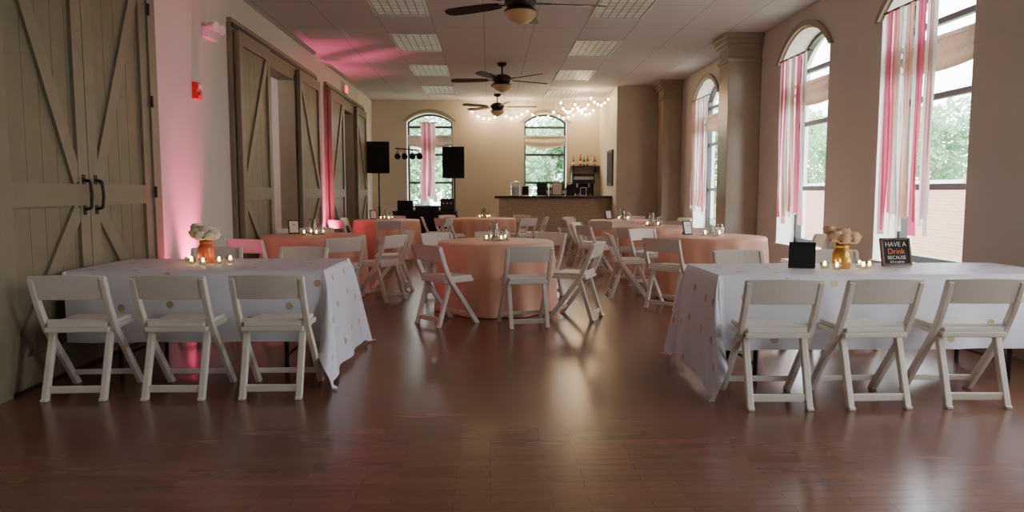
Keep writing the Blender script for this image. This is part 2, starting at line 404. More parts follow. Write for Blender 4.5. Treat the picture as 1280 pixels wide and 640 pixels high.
# doors on left wall
def door_leaf(mb, y0, y1, x, z1, flip=False, t=.05):
    """plank door leaf on plane x (front face x+t)"""
    z0 = .02; xf = x+t
    mb.box((x+.001, y0, z0), (xf-.018, y1, z1), M_door)
    n = 6; w = (y1-y0)/n
    for i in range(n): mb.box((xf-.02, y0+i*w+.002, z0), (xf-.008, y0+(i+1)*w-.002, z1), M_door)
    s = .13; e = xf+.02
    mb.box((xf-.01, y0, z0), (e, y0+s, z1), M_doord); mb.box((xf-.01, y1-s, z0), (e, y1, z1), M_doord)
    zm = 1.28
    for a in ((z0, z0+.2), (zm-.08, zm+.08), (z1-.16, z1)): mb.box((xf-.01, y0+s, a[0]), (e, y1-s, a[1]), M_doord)
    ya, yb = (y0+s, y1-s) if not flip else (y1-s, y0+s)
    mb.beam((xf+.005, ya, zm+.1), (xf+.005, yb, z1-.18), .12, .022, M_doord, up=(1, 0, 0))
    mb.beam((xf+.005, ya, zm-.1), (xf+.005, yb, z0+.22), .12, .022, M_doord, up=(1, 0, 0))
def dhandle(mb, x, y, z):
    mb.tube([(x, y, z-.11), (x+.05, y, z-.1), (x+.06, y, z), (x+.05, y, z+.1), (x, y, z+.11)], .012, M_black)
    mb.box((x-.002, y-.02, z-.15), (x+.006, y+.02, z-.08), M_black); mb.box((x-.002, y-.02, z+.08), (x+.006, y+.02, z+.15), M_black)
mb = MB()
door_leaf(mb, 4.55, 5.57, XL, 3.28, True); door_leaf(mb, 5.58, 6.60, XL, 3.28)
dhandle(mb, XL+.07, 5.50, 1.28); dhandle(mb, XL+.07, 5.66, 1.28)
mb.obj('door_1')
mb = MB(); mb.box((XL, 6.60, 0), (XL+.09, 6.74, 3.42), M_doord); mb.box((XL, 4.41, 0), (XL+.09, 4.55, 3.42), M_doord); mb.box((XL, 4.55, 3.29), (XL+.09, 6.60, 3.42), M_doord)
for z in (.5, 1.3, 2.1, 2.9): mb.cyl((XL+.1, 6.6, z-.05), (XL+.1, 6.6, z+.05), .012, .012, M_black)
mb.obj('trim_1')
def barn(n, a, b, c, d):
    mb = MB()
    door_leaf(mb, a, b, XL+.06, 3.22, False, .045); door_leaf(mb, c, d, XL+.06, 3.22, True, .045)
    mb.obj('door_%d' % n)
    mb = MB(); mb.box((XL+.0, a-.05, 3.2), (XL+.055, d+.05, 3.36), M_doord)
    mb.box((XL+.055, a-.05, 3.25), (XL+.07, d+.05, 3.30), M_black)
    mb.box((XL, a-.07, 0), (XL+.05, a, 3.3), M_door)
    # jamb lining of opening
    mb.box((XL-LT, b+.02, 0), (XL+.05, b+.09, 3.12), M_doord); mb.box((XL-LT, c-.09, 0), (XL+.05, c-.02, 3.12), M_doord); mb.box((XL-LT, b+.02, 3.04), (XL+.05, c-.02, 3.2), M_doord)
    mb.obj('trim_%d' % n)
barn(2, 8.86, 10.08, 11.62, 12.98); barn(3, 13.85, 15.08, 16.52, 17.8)

# wall devices
mb = MB(); mb.box((XL, 7.73, 2.27), (XL+.05, 7.87, 2.45), M_red); mb.box((XL+.05, 7.76, 2.38), (XL+.075, 7.84, 2.43), M_offw); mb.cyl((XL+.05, 7.8, 2.32), (XL+.07, 7.8, 2.32), .03, .03, M_red)
mb.obj('fire_alarm_strobe', bevel=.006)
mb = MB(); mb.box((XL, 8.05, 2.97), (XL+.07, 8.33, 3.09), M_offw)
for y in (8.1, 8.28): mb.cyl((XL+.07, y, 3.10), (XL+.15, y-.03, 3.08), .035, .055, M_offw)
mb.obj('emergency_light', bevel=.006)
mb = MB(); mb.box((XL, 15.5, 3.38), (XL+.06, 15.85, 3.58), M_offw); mb.box((XL+.06, 15.53, 3.41), (XL+.065, 15.82, 3.55), M_exit)
mb.box((XL+.0, 15.46, 3.42), (XL+.02, 15.9, 3.62), M_offw); mb.obj('exit_sign')
mb = MB(); mb.box((-2.85, 10.95, HC-.012), (-2.15, 11.65, HC), M_offw)
for i in range(8): mb.box((-2.8, 11.0+i*.078, HC-.024), (-2.2, 11.03+i*.078, HC-.012), M_offw)
mb.obj('ceiling_vent')

# ceiling light troffers
def troffer(x, y):
    mb = MB(); hx, hy = .365, .675
    mb.box((-hx, -hy, -.015), (-hx+.03, hy, 0), M_offw); mb.box((hx-.03, -hy, -.015), (hx, hy, 0), M_offw)
    mb.box((-hx, -hy, -.015), (hx, -hy+.03, 0), M_offw); mb.box((-hx, hy-.03, -.015), (hx, hy, 0), M_offw)
    mb.box((-hx+.03, -hy+.03, -.006), (hx-.03, hy-.03, 0), M_louver)
    return mb.obj('ceiling_light_panel', loc=(x, y, HC))
t0 = troffer(-1.17, 9.4)
for y in (1.5, 4.2, 6.8, 11.9, 14.55, 17.25): inst(t0, (-1.17, y, HC))
for y in (1.6, 4.3, 6.9, 9.5, 12.3, 15.05, 17.9): inst(t0, (1.75, y, HC))

# ceiling fans
def fan():
    mb = MB(); R = .98
    mb.lathe([(.001, 0), (.09, 0), (.085, -.05), (.02, -.08), (.001, -.08)], (0, 0, 0), M_bronze)
    mb.cyl((0, 0, -.07), (0, 0, -.24), .016, .016, M_bronze)
    mb.lathe([(.02, -.20), (.10, -.22), (.17, -.26), (.18, -.32), (.14, -.37), (.09, -.39), (.001, -.39)], (0, 0, 0), M_bronze)
    mb.lathe([(.17, -.39), (.175, -.40), (.165, -.45), (.12, -.50), (.06, -.53), (.02, -.54), (.001, -.55)], (0, 0, 0), M_amber)
    mb.lathe([(.10, -.385), (.18, -.39), (.18, -.41), (.10, -.41)], (0, 0, 0), M_bronze)
    for k in range(5):
        rot = Matrix.Rotation(2*pi*k/5+.12, 3, 'Z'); tilt = Matrix.Rotation(.22, 3, 'X')
        outline = [(.26, .05), (.40, .075), (.70, .085), (.90, .08), (.96, .055), (R, .0), (.96, -.055), (.90, -.08), (.70, -.085), (.40, -.075), (.26, -.05)]
        n = len(outline); vs = []
        for z in (-.006, .006):
            for x, y in outline:
                p = tilt @ Vector((x, y, z)); p.z += -.31; vs.append(rot @ p)
        mb.add(vs, [tuple(range(n)), tuple(range(2*n-1, n-1, -1))]+[(i, (i+1) % n, n+(i+1) % n, n+i) for i in range(n)], M_fan)
        mb.beam(rot @ Vector((.15, 0, -.315)), rot @ Vector((.34, 0, -.31)), .05, .012, M_bronze)
    mb.cyl((.05, .05, -.4), (.05, .05, -.62), .002, .002, M_bronze, 6)
    return mb
f0 = fan().obj('ceiling_fan', loc=(.35, 8.2, HC), rz=0)
inst(f0, (.24, 13.7, HC), .35); inst(f0, (.2, 18.0, HC), -.2)

# ------------------------------------------------------------------ folding chair
def make_chair():
    mb = MB()
    w = .034
    prof = [(-.235, .775), (-.175, .60), (-.10, .44), (.225, 0.0)]
    for sx in (-1, 1):
        x = sx*.212
        # long back/front-leg bar as swept rectangle
        pts = [Vector((x, y, z)) for y, z in prof]; vs = []
        for i, p in enumerate(pts):
            d = (pts[min(i+1, 3)]-pts[max(i-1, 0)]).normalized(); nrm = Vector((1, 0, 0)).cross(d).normalized()
            if i == 3:
                for a, b in ((-1,-1),(1,-1),(1,1),(-1,1)): vs.append(p+Vector((a*w/2, b*.030, 0)))
            else:
                for a, b in ((-1,-1),(1,-1),(1,1),(-1,1)): vs.append(p+Vector((a*w/2, 0, 0))-nrm*b*.023*(1 if nrm.y < 0 else -1))
        fs = [(0,1,2,3), (12,13,14,15)]
        for i in range(3):
            for k in range(4): fs.append((i*4+k, i*4+(k+1) % 4, i*4+4+(k+1) % 4, i*4+4+k))
        mb.add(vs, fs, M_white)
        # rear leg
        xi = sx*.176
        mb.beam((xi, -.085, .43), (xi, -.222, .0), .040, .040, M_white, up=(0, 1, 0.0))
        mb.box((xi-.020, -.250, 0), (xi+.020, -.200, .02), M_white)
    # stretchers
    mb.box((-.176, -.212, .045), (.176, -.188, .090), M_white)
    mb.box((-.205, .165, .07), (.205, .19, .105), M_white)
    # seat frame and pad
    mb.box((-.194, -.16, .420), (.194, .20, .452), M_white)
    mb.box((-.180, -.15, .452), (.180, .19, .480), M_pad)
    # curved backrest panel
    n = 8; vs = []
    for z, yb in ((.635, -.186), (.787, -.24)):
        for th in (-.011, .011):
            for k in range(n+1):
                t = k/n*2-1; crown = .008*(1-t*t) if z > .7 else 0
                vs.append((t*.230, yb+th-.022*(1-t*t), z+crown))
    m = n+1; fs = []
    for k in range(n):
        a = k
        fs += [(a, a+1, 2*m+a+1, 2*m+a), (m+a, m+a+1, 3*m+a+1, 3*m+a), (a, a+1, m+a+1, m+a), (2*m+a, 2*m+a+1, 3*m+a+1, 3*m+a)]
    fs += [(0, m, 3*m, 2*m), (n, m+n, 3*m+n, 2*m+n)]
    mb.add(vs, fs, M_white)
    mb.box((-.2, -.135, .475), (.2, -.115, .500), M_white)
    return mb
chair0 = None
def chair(x, y, rz):
    global chair0
    if chair0 is None: chair0 = make_chair().obj('folding_chair', (x, y, 0), rz, bevel=.006); return chair0
    return inst(chair0, (x, y, 0), rz)

# ------------------------------------------------------------------ tables
def round_table_mesh(seed):
    rnd = random.Random(seed); mb = MB(); n = 96; R = .64
    ph = [rnd.random()*6.28 for _ in range(3)]
    vs = []; rows = []
    def ring(r, z, amp):
        row = []
        for k in range(n):
            t = 2*pi*k/n
            wv = math.sin(14*t+ph[0]+.8*math.sin(3*t))*.7+math.sin(9*t+ph[1])*.3
            rr = r+amp*wv
            row.append((rr*math.cos(t), rr*math.sin(t), z))
        return row
    prof = [(.02, .762, 0), (.3, .762, 0), (.58, .761, 0), (.63, .757, 0), (.642, .745, .001), (.645, .70, .008), (.65, .55, .024), (.655, .35, .034), (.66, .15, .040), (.67, .008, .044)]
    for r, z, a in prof: vs += ring(r, z, a)
    fs = [tuple(range(n))]
    for j in range(len(prof)-1):
        for k in range(n): fs.append((j*n+k, j*n+(k+1) % n, (j+1)*n+(k+1) % n, (j+1)*n+k))
    mb.add(vs, fs, M_peach, True)
    return mb
RT = [(.07, 8.0), (-2.22, 9.15), (-2.02, 14.2), (-.1, 15.0), (2.75, 8.8), (2.6, 11.4), (2.6, 13.9)]
def glassjar(mb, x, y, z, r=.045, h=.13):
    mb.lathe([(.001, .002), (r*.95, .002), (r, .012), (r, h*.72), (r*.72, h*.84), (r*.74, h), (r*.70, h), (r*.66, h*.84), (r*.93, h*.7), (r*.93, .014), (.001, .014)], (x, y, z), M_glass, 18)
def tealight(mb, x, y, z):
    mb.lathe([(.001, .001), (.026, .001), (.034, .045), (.031, .045), (.024, .006), (.001, .006)], (x, y, z), M_glass, 14)
    mb.cyl((x, y, z+.006), (x, y, z+.022), .019, .019, M_wax, 12)
    mb.sphere((x, y, z+.036), .011, M_flame, 8, 1.6)
for i, (x, y) in enumerate(RT):
    round_table_mesh(i).obj('round_table', (x, y, 0))
    rnd = random.Random(40+i)
    cp = MB()
    cp.lathe([(.001, 0), (.15, 0), (.15, .006), (.001, .006)], (0, 0, 0), M_glass, 32)
    glassjar(cp, -.02, .02, .006, .05, .20); glassjar(cp, .09, -.02, .006, .04, .14)
    # stems with a small bloom
    for k in range(4):
        a = rnd.random()*6.28; cp.tube([(-.02, .02, .02), (-.02+.03*math.cos(a), .02+.03*math.sin(a), .22)], .0025, M_leafg, 5)
    for k in range(4):
        a = k*1.57+.5; tealight(cp, .12*math.cos(a)*1.0, .12*math.sin(a), .006)
    cp.obj('candle_centerpiece', (x, y, .763))
    if i in (1, 2, 4, 6):
        pf = MB(); rt = Matrix.Rotation(-.25, 3, 'X')
        pf.box((-.07, -.006, 0), (.07, .006, .18), M_black, rt, (0, 0, 0)); pf.box((-.055, -.009, .015), (.055, -.005, .165), M_offw, rt, (0, 0, 0))
        pf.beam((0, .02, .12), (0, .10, .003), .03, .006, M_black)
        pf.obj('table_number_frame', (x-.27, y+.1, .768), .5)
angs = {0: (-75, 58, 92, 126), 1: (-28, 25, -62, 130, 100), 2: (-15, 28, -80, -130, 175, 90), 3: (-172, -8, -130, -48, 50, 90, 130),
        4: (-133, -12, 80, 120, 176), 5: (-158, -118, 153, 60, 100, -62), 6: (-165, -120, -75, 10, 70, 140)}
for i, A in angs.items():
    x, y = RT[i]
    for a in A:
        t = math.radians(a); r = 1.02+random.uniform(0, .06)
        cx = x+r*math.cos(t); cy = y+r*math.sin(t)
        if cx < XL+.45: cx = XL+.45
        if cx > XR-.32: cx = XR-.32
        chair(cx, cy, math.atan2(y-cy, x-cx)-pi/2+random.uniform(-.12, .12))
chair(-.44, 7.13, -.85); chair(.90, 7.40, 1.15)
chair(-2.58, 8.10, -.35)

def rect_table(name, x0, x1, y0, y1, H=.75, df=.50, de=.70, left_drop=True, right_drop=True, seed=1):
    rnd = random.Random(seed)
    tb = empty(name, ((x0+x1)/2, (y0+y1)/2, 0))
    ox, oy = (x0+x1)/2, (y0+y1)/2
    hx, hy = (x1-x0)/2, (y1-y0)/2
    # table structure
    s = MB(); s.box((-hx+.01, -hy+.01, H-.04), (hx-.01, hy-.01, H-.006), M_offw)
    for sx in (-1, 1):
        for sy in (-1, 1): s.cyl((sx*(hx-.3), sy*(hy-.1), 0), (sx*(hx-.3), sy*(hy-.1), H-.04), .016, .016, M_black, 10)
        s.cyl((sx*(hx-.3), -hy+.1, .12), (sx*(hx-.3), hy-.1, .12), .012, .012, M_black, 8)
    s.obj('folding_table_frame', parent=tb)
    # cloth
    per = []   # (px,py,nx,ny,drop,uvdir)
    nf, ne, nc = 60, 28, 22
    corners = [(-hx, -hy), (hx, -hy), (hx, hy), (-hx, hy)]
    dl, dr = (de if left_drop else .04), (de if right_drop else .04)
    cd = {0: (dl, df), 1: (dr, df), 2: (dr, df), 3: (dl, df)}
    def corner(ci):
        cx, cy = corners[ci]; a0 = [pi, -pi/2, 0, pi/2][ci]; dx, dy = cd[ci]
        for k in range(1, nc):
            a = a0+pi/2*k/nc; c, sn = abs(math.cos(a)), abs(math.sin(a))
            L = min(dx/max(c, 1e-6), dy/max(sn, 1e-6)); per.append((cx, cy, math.cos(a), math.sin(a), L, 1 if dx > .1 else 0))
    for k in range(nf+1): per.append((-hx+2*hx*k/nf, -hy, 0, -1, df, 0))
    corner(1)
    for k in range(ne+1): per.append((hx, -hy+2*hy*k/ne, 1, 0, dr, 0))
    corner(2)
    for k in range(nf+1): per.append((hx-2*hx*k/nf, hy, 0, 1, df, 0))
    corner(3)
    for k in range(ne+1): per.append((-hx, hy-2*hy*k/ne, -1, 0, dl, 0))
    corner(0)
    n = len(per); rows = 14
    cm = MB(); uv = []; vs = []
    for j in range(rows+1):
        t = j/rows
        for k, (px, py, nx, ny, L, cr) in enumerate(per):
            wave = math.sin(px*9+py*13+seed)*.6+math.sin(px*21+seed*2+py*8)*.4
            fl = .025*min(1, t*6)+(.03+.03*wave)*t*L
            if abs(nx) > .5: fl += .08*t*L
            q = abs(2*nx*ny) if cr else 0
            fl += .05*t*L*q
            # folds radiating from the corner
            fo = .045*math.sin(math.atan2(abs(ny), abs(nx))*10)*t*q
            z = H+.002-L*t*(1.0-.03*q)
            zz = max(z, .012+.006*(wave+1))
            fl += max(0, zz-z)*.8+fo
            yy = -.30*t*t*q if ny < 0 else .10*t*q
            vs.append((px+nx*fl, py+ny*fl+yy, zz if t > 0 else H+.002))
            uv.append((px+nx*L*t+5, py+ny*L*t+5))
    fs = [tuple(range(n))]
    for j in range(rows):
        for k in range(n): fs.append((j*n+k, j*n+(k+1) % n, (j+1)*n+(k+1) % n, (j+1)*n+k))
    cm.add(vs, fs, M_dots, True); cm.sm[0] = False; cm.uv = uv
    cm.obj('dotted_tablecloth', parent=tb)
    return tb
rect_table('banquet_table', -2.95, -1.17, 5.08, 6.0, left_drop=False, seed=1)
rect_table('banquet_table', 1.52, 3.9, 4.70, 5.46, right_drop=False, seed=4)
for x, r in ((-1.38, .0), (-1.98, -.02), (-2.60, .03)): chair(x, 4.70, r)
for x, r in ((1.74, -.03), (2.33, .03), (2.95, -.04)): chair(x, 4.38, r)
for x, r in ((-2.5, .1), (-1.75, -.1)): chair(x, 6.5, pi+r)
for x, r in ((2.2, .1), (3.0, -.05)): chair(x, 6.0, pi+r)

# ------------------------------------------------------------------ flower jars
def bloom(mb, c, r, mat, rnd):
    c = Vector(c)
    for layer in range(4):
        n = [4, 6, 8, 9][layer]; rr = r*[.35, .6, .85, 1.0][layer]; el0 = [1.25, .95, .55, .1][layer]
        for k in range(n):
            a = 2*pi*k/n+layer*.5+rnd.random()*.3; vs = []; g = 4
            for i in range(g+1):
                for j in range(g+1):
                    u = i/g; v = j/g*2-1
                    wd = .55*math.sin(pi*min(1, .15+u*.75))**.7
                    aa = a+v*wd; el = el0-1.1+u*1.15
                    q = Vector((math.cos(aa)*math.cos(el), math.sin(aa)*math.cos(el), math.sin(el)))*rr*(1+.12*u*u)
                    vs.append(c+q)
            fs = [(i*(g+1)+j, i*(g+1)+j+1, (i+1)*(g+1)+j+1, (i+1)*(g+1)+j) for i in range(g) for j in range(g)]
            mb.add(vs, fs, mat, True)
def flower_jar(name, x, y, z, jm, pm, seed):
    rnd = random.Random(seed); mb = MB()
    mb.lathe([(.001, 0), (.056, 0), (.062, .008), (.063, .11), (.057, .132), (.044, .145), (.044, .152), (.048, .153), (.048, .175), (.044, .175), (.041, .145), (.001, .14)], (0, 0, 0), jm, 28)
    for cx, cy, cz, r in ((0, 0, .255, .062), (-.06, -.02, .240, .056), (.065, -.015, .232, .056), (.015, .05, .25, .054), (-.02, -.06, .222, .05), (.05, -.06, .215, .042), (-.08, .03, .28, .044)):
        mb.tube([(0, 0, .12), (cx, cy, cz-.02)], .003, M_leafg, 5); bloom(mb, (cx, cy, cz), r, pm, rnd)
    for k in range(9):
        a = k*.7; d = Vector((math.cos(a), math.sin(a), 0)); s = Vector((-d.y, d.x, 0)); b = Vector((0, 0, .175))+d*.03
        mb.add([b, b+d*.05+s*.02+Vector((0, 0, .03)), b+d*.12+Vector((0, 0, .02)), b+d*.05-s*.02+Vector((0, 0, .03))], [(0, 1, 2, 3)], M_leafg)
    mb.obj(name, (x, y, z), recalc=False)
flower_jar('mason_jar_bouquet', -2.19, 5.62, .754, M_copper, M_petalw, 1)
flower_jar('mason_jar_bouquet', 2.53, 5.08, .754, M_gold, M_petalp, 2)
def tl(x, y):
    mb = MB(); tealight(mb, 0, 0, 0); mb.obj('tealight_candle', (x, y, .754))
for dx, dy in ((-.13, .0), (-.09, -.09), (.11, -.07), (.16, .03), (.02, -.15), (-.17, .06)): tl(-2.18+dx, 5.62+dy)
for dx, dy in ((-.14, -.02), (-.09, -.10), (.11, -.08), (.14, .03), (.18, -.03)): tl(2.54+dx, 5.08+dy)

# signs on the right table
e = empty('chalkboard_sign', (3.02, 5.22, .756), .12); e.scale = (.92, .92, .92); tilt = -.22
R = Matrix.Rotation(tilt, 3, 'X')
mb = MB(); mb.box((-.125, -.006, 0), (.125, .006, .22), M_chalk, R, (0, 0, 0))
for a, b in (((-.13, -.012, 0), (-.112, .01, .225)), ((.112, -.012, 0), (.13, .01, .225)), ((-.13, -.012, 0), (.13, .01, .016)), ((-.13, -.012, .209), (.13, .01, .225))): mb.box(a, b, M_woodf, R, (0, 0, 0))
mb.beam((0, .04, .15), (0, .12, .003), .03, .006, M_woodf)
mb.obj('framed_board', parent=e)
for txt, z, sz, m in (('HAVE A', .155, .055, M_chalkw), ('Drink', .095, .065, M_chalko), ('BECAUSE', .052, .04, M_chalkw), ('it\'s a party', .022, .03, M_chalkw)):
    c = bpy.data.curves.new('lettering', 'FONT'); c.body = txt; c.size = sz; c.align_x = 'CENTER'; c.extrude = .0006; c.materials.append(m)
    o = bpy.data.objects.new('lettering', c); C.objects.link(o); o.parent = e; p = R @ Vector((0, -.0085, z)); o.location = p; o.rotation_euler = (pi/2+tilt, 0, 0)
mb = MB(); R2 = Matrix.Rotation(-.3, 3, 'X')
mb.box((-.09, -.004, 0), (.09, .004, .19), M_chalk, R2, (0, 0, 0)); R3 = Matrix.Rotation(.3, 3, 'X')
mb.box((-.09, .106, 0), (.09, .114, .19), M_chalk, R3, (0, .11, 0)); mb.obj('chalkboard_tent_card', (2.24, 5.08, .756), -.45)

# ------------------------------------------------------------------ ribbon curtains
def streamers(fn, u0, u1, zt, seed, d=-.14, zb=(.85, 1.1), cols=None):
    rnd = random.Random(seed); mb = MB()
    n = int((u1-u0)/.06)
    base = [1, 3, 1, 0, 0, 1, 2, 1, 3, 1, 1, 2, 0, 0, 3, 1]
    seq = cols or base
    for i in range(n):
        u = u0+(u1-u0)*(i+.5)/n; w = .082; L = zt-rnd.uniform(*zb); ph = rnd.random()*6.28; lay = d+.03*(i % 3-1); vs = []
        ci = seq[int(i*len(seq)/n)]
        g = 16
        for j in range(g+1):
            t = j/g; tw = .5*math.sin(ph+t*4)*t; du = .02*math.sin(ph+t*5)*t
            for sx in (-1, 1):
                vs.append(fn(u+du+sx*w/2*math.cos(tw), zt-L*t, lay+(sx*w/2*math.sin(tw))/TH+.03*math.sin(ph+t*6)*t))
        mb.add(vs, [(2*j, 2*j+1, 2*j+3, 2*j+2) for j in range(g)], RIB[ci], True)
    a = fn(u0-.05, zt, d); b = fn(u1+.05, zt, d); mb.cyl(a, b, .012, .012, M_woodf, 10)
    for u in (u0, u1): mb.cyl(fn(u, zt, d), fn(u, zt, .02), .006, .006, M_woodf, 8)
    mb.obj('ribbon_curtain', recalc=False)
streamers(fr, 6.62, 7.50, 3.14, 1)
streamers(fr, 9.35, 10.2, 3.12, 2)
streamers(fr, 13.6, 14.7, 3.12, 3)
streamers(fr, 4.1, 5.0, 3.12, 5)
streamers(fb, -1.80, -1.44, 3.12, 4, zb=(1.0, 1.2), cols=[3, 0, 1, 0, 1, 3])

# ------------------------------------------------------------------ bar
mb = MB()
mb.box((.22, 17.25, 0), (2.9, 17.37, 1.15), M_bartile); mb.box((.22, 17.37, 0), (.34, 17.95, 1.15), M_bartile)
mb.box((.22, 17.22, 0), (2.9, 17.25, .12), M_base)
mb.box((.12, 17.08, 1.15), (2.915, 17.78, 1.21), M_bartop); mb.box((.34, 17.4, .85), (2.9, 17.95, .89), M_bartop)
mb.obj('bar_counter', bevel=.006)
mb = MB(); mb.box((1.75, 18.72, 0), (2.9, YB-.03, .95), M_door); mb.box((1.72, 18.68, .95), (2.91, YB-.03, 1.0), M_bartop)
for x in (2.0, 2.32, 2.62): mb.box((x-.14, 18.70, .1), (x+.14, 18.72, .85), M_doord)
mb.obj('back_bar_cabinet')
mb = MB(); mb.box((2.15, 19.0, 1.95), (2.9, YB-.002, 1.99), M_bartop); mb.box((2.2, 19.1, 1.8), (2.23, YB-.002, 1.95), M_black); mb.box((2.8, 19.1, 1.8), (2.83, YB-.002, 1.95), M_black); mb.obj('bottle_shelf')
def bottle(x, y, z, m, s=1.0):
    b = MB(); b.lathe([(.001, 0), (.036, 0), (.038, .01), (.038, .17), (.03, .20), (.013, .23), (.013, .29), (.016, .29), (.016, .305), (.001, .305)], (0, 0, 0), m, 16)
    b.lathe([(.0385, .05), (.0385, .13)], (0, 0, 0), M_offw, 16); o = b.obj('liquor_bottle', (x, y, z)); o.scale = (s, s, s)
for i in range(7): bottle(2.22+i*.095, 19.14, 1.991, [M_amberbottle, M_clearbottle, M_amberbottle, M_greenbottle][i % 4], .8+.1*(i % 3))
# espresso / beverage machine
mb = MB(); mb.box((-.3, -.22, 0), (.3, .22, .07), M_black); mb.box((-.3, .02, .07), (.3, .22, .78), M_black); mb.box((-.3, -.22, .52), (.3, .02, .78), M_black)
for x in (-.15, .15): mb.cyl((x, -.1, .52), (x, -.1, .42), .03, .02, M_steel); mb.cyl((x, -.1, .075), (x, -.1, .26), .06, .07, M_glass)
mb.box((-.26, -.225, .62), (.26, -.22, .70), M_steel); mb.obj('coffee_machine', (2.45, 18.98, 1.0), bevel=.008)
mb = MB(); mb.cyl((0, 0, 0), (0, 0, .30), .11, .11, M_glass, 20); mb.lathe([(.001, .30), (.12, .30), (.12, .32), (.02, .35), (.001, .36)], (0, 0, 0), M_glass); mb.cyl((0, -.11, .05), (0, -.16, .05), .012, .012, M_steel)
mb.cyl((0, 0, .01), (0, 0, .22), .10, .10, M_clearbottle, 20); d = mb.obj('drink_dispenser', (.62, 17.4, 1.21))
for x, h, m in ((.85, .24, M_offw), (1.25, .30, M_black), (1.62, .34, M_woodf), (1.95, .26, M_chalk), (2.25, .2, M_offw)):
    mb = MB(); RR = Matrix.Rotation(-.18, 3, 'X'); mb.box((-h*.38, -.008, 0), (h*.38, .008, h), m, RR, (0, 0, 0)); mb.box((-h*.31, -.011, h*.08), (h*.31, -.007, h*.92), M_offw if m is M_woodf else M_chalk, RR, (0, 0, 0))
    mb.beam((0, .03, h*.6), (0, .1, .004), .03, .006, m); mb.obj('bar_sign_frame', (x, 17.3, 1.213), random.uniform(-.3, .3))
for i in range(6): bottle(1.4+.09*(i % 3)+.4*(i//3), 17.62, 1.211, [M_greenbottle, M_amberbottle, M_clearbottle][i % 3], 1)
mb = MB(); mb.box((2.885, 17.0, 1.45), (2.919, 17.75, 2.3), M_black); mb.box((2.880, 17.06, 1.51), (2.886, 17.69, 2.24), M_chalk); mb.obj('framed_chalk_menu')

# string lights
mb = MB(); rnd = random.Random(3)
pts = [(-.45, 19.22, 3.45), (.3, 19.22, 3.42), (1.0, 19.22, 3.5), (1.7, 19.22, 3.44), (2.35, 19.22, 3.5), (2.85, 19.2, 3.62)]
pts2 = [(1.7, 17.3, 3.45), (2.05, 17.4, 3.45), (2.4, 17.2, 3.55), (2.88, 17.1, 3.66)]
def swag(P, sag, per):
    for a, b in zip(P[:-1], P[1:]):
        a = Vector(a); b = Vector(b); q = []
        for k in range(per+1):
            t = k/per; p = a.lerp(b, t); p.z -= sag*4*t*(1-t); q.append(p)
        mb.tube(q, .005, M_black, 5)
        for p in q[:-1]:
            z = rnd.uniform(.02, .05); mb.cyl(p, p-Vector((0, 0, z)), .008, .010, M_black, 6); mb.sphere(p-Vector((0, 0, z+.02)), .026, M_bulb, 8, 1.2)
swag(pts, .16, 5); swag(pts2, .2, 6)
for p in pts+pts2: mb.cyl(p, (p[0], p[1], HC), .003, .003, M_black, 5)
mb.obj('string_lights')
for p in ((-.1, 18.9, 3.35), (.8, 18.9, 3.35), (2.4, 18.8, 3.4), (2.2, 17.2, 3.4)): plight('string_light_glow', p, 20, (1, .70, .40), .15)

# ------------------------------------------------------------------ DJ gear
def speaker(x, y, z, rz):
    s = MB(); w, h, d = .27, .38, .2
    s.add([(-w, -d, -h), (w, -d, -h), (w*.7, d, -h), (-w*.7, d, -h), (-w, -d, h), (w, -d, h), (w*.7, d, h), (-w*.7, d, h)],
          [(0,3,2,1),(4,5,6,7),(0,1,5,4),(1,2,6,5),(2,3,7,6),(3,0,4,7)], M_blackcloth)
    s.cyl((0, -d-.012, -.12), (0, -d, -.12), .17, .18, M_blackcloth, 28); s.box((-.16, -d-.012, .12), (.16, -d, .30), M_blackcloth)
    zz = -h; fl = -z
    s.cyl((0, 0, fl+.25), (0, 0, zz), .018, .018, M_black); s.cyl((0, 0, fl+.5), (0, 0, fl+.95), .024, .024, M_black)
    for k in range(3):
        a = k*2.094+.5; s.cyl((0, 0, fl+.65), (.38*math.cos(a), .38*math.sin(a), fl+.012), .012, .012, M_black, 8)
        s.cyl((0, 0, fl+.28), (.25*math.cos(a), .25*math.sin(a), fl+.28), .008, .008, M_black, 8)
    s.obj('pa_speaker_on_stand', (x, y, z), rz, bevel=0)
speaker(-2.72, 17.9, 2.14, .1); speaker(-.86, 17.9, 2.02, -.1)
mb = MB(); n = 80; vs = []
hx, hy = .72, .36
P = []
for k in range(n):
    t = k/n*4
    if t < 1: p = (-hx+2*hx*t, -hy)
    elif t < 2: p = (hx, -hy+2*hy*(t-1))
    elif t < 3: p = (hx-2*hx*(t-2), hy)
    else: p = (-hx, hy-2*hy*(t-3))
    P.append(p)
for z, e in ((.86, 0), (.84, .01), (.4, .02), (.01, .035)):
    for k, (px, py) in enumerate(P):
        w = 1+(e*(1+.8*math.sin(k*1.3)))/max(hx, .01); vs.append((px*w, py*(1+(e*(1+.8*math.sin(k*1.3)))/hy), z))
fs = [tuple(range(n))]+[(j*n+k, j*n+(k+1) % n, (j+1)*n+(k+1) % n, (j+1)*n+k) for j in range(3) for k in range(n)]
mb.add(vs, fs, M_blackcloth, True); mb.obj('dj_table', (-1.5, 16.9, 0))
ZT = .862
mb = MB(); mb.box((-.26, -.18, 0), (.26, .18, .10), M_blackcloth)
for i in range(7): mb.cyl((-.21+i*.07, -.05, .10), (-.21+i*.07, -.05, .12), .012, .012, M_black, 8)
for i in range(2): mb.cyl((-.16+i*.32, .08, .10), (-.16+i*.32, .08, .115), .08, .08, M_black, 20)
mb.obj('dj_mixer', (-1.45, 16.85, ZT))
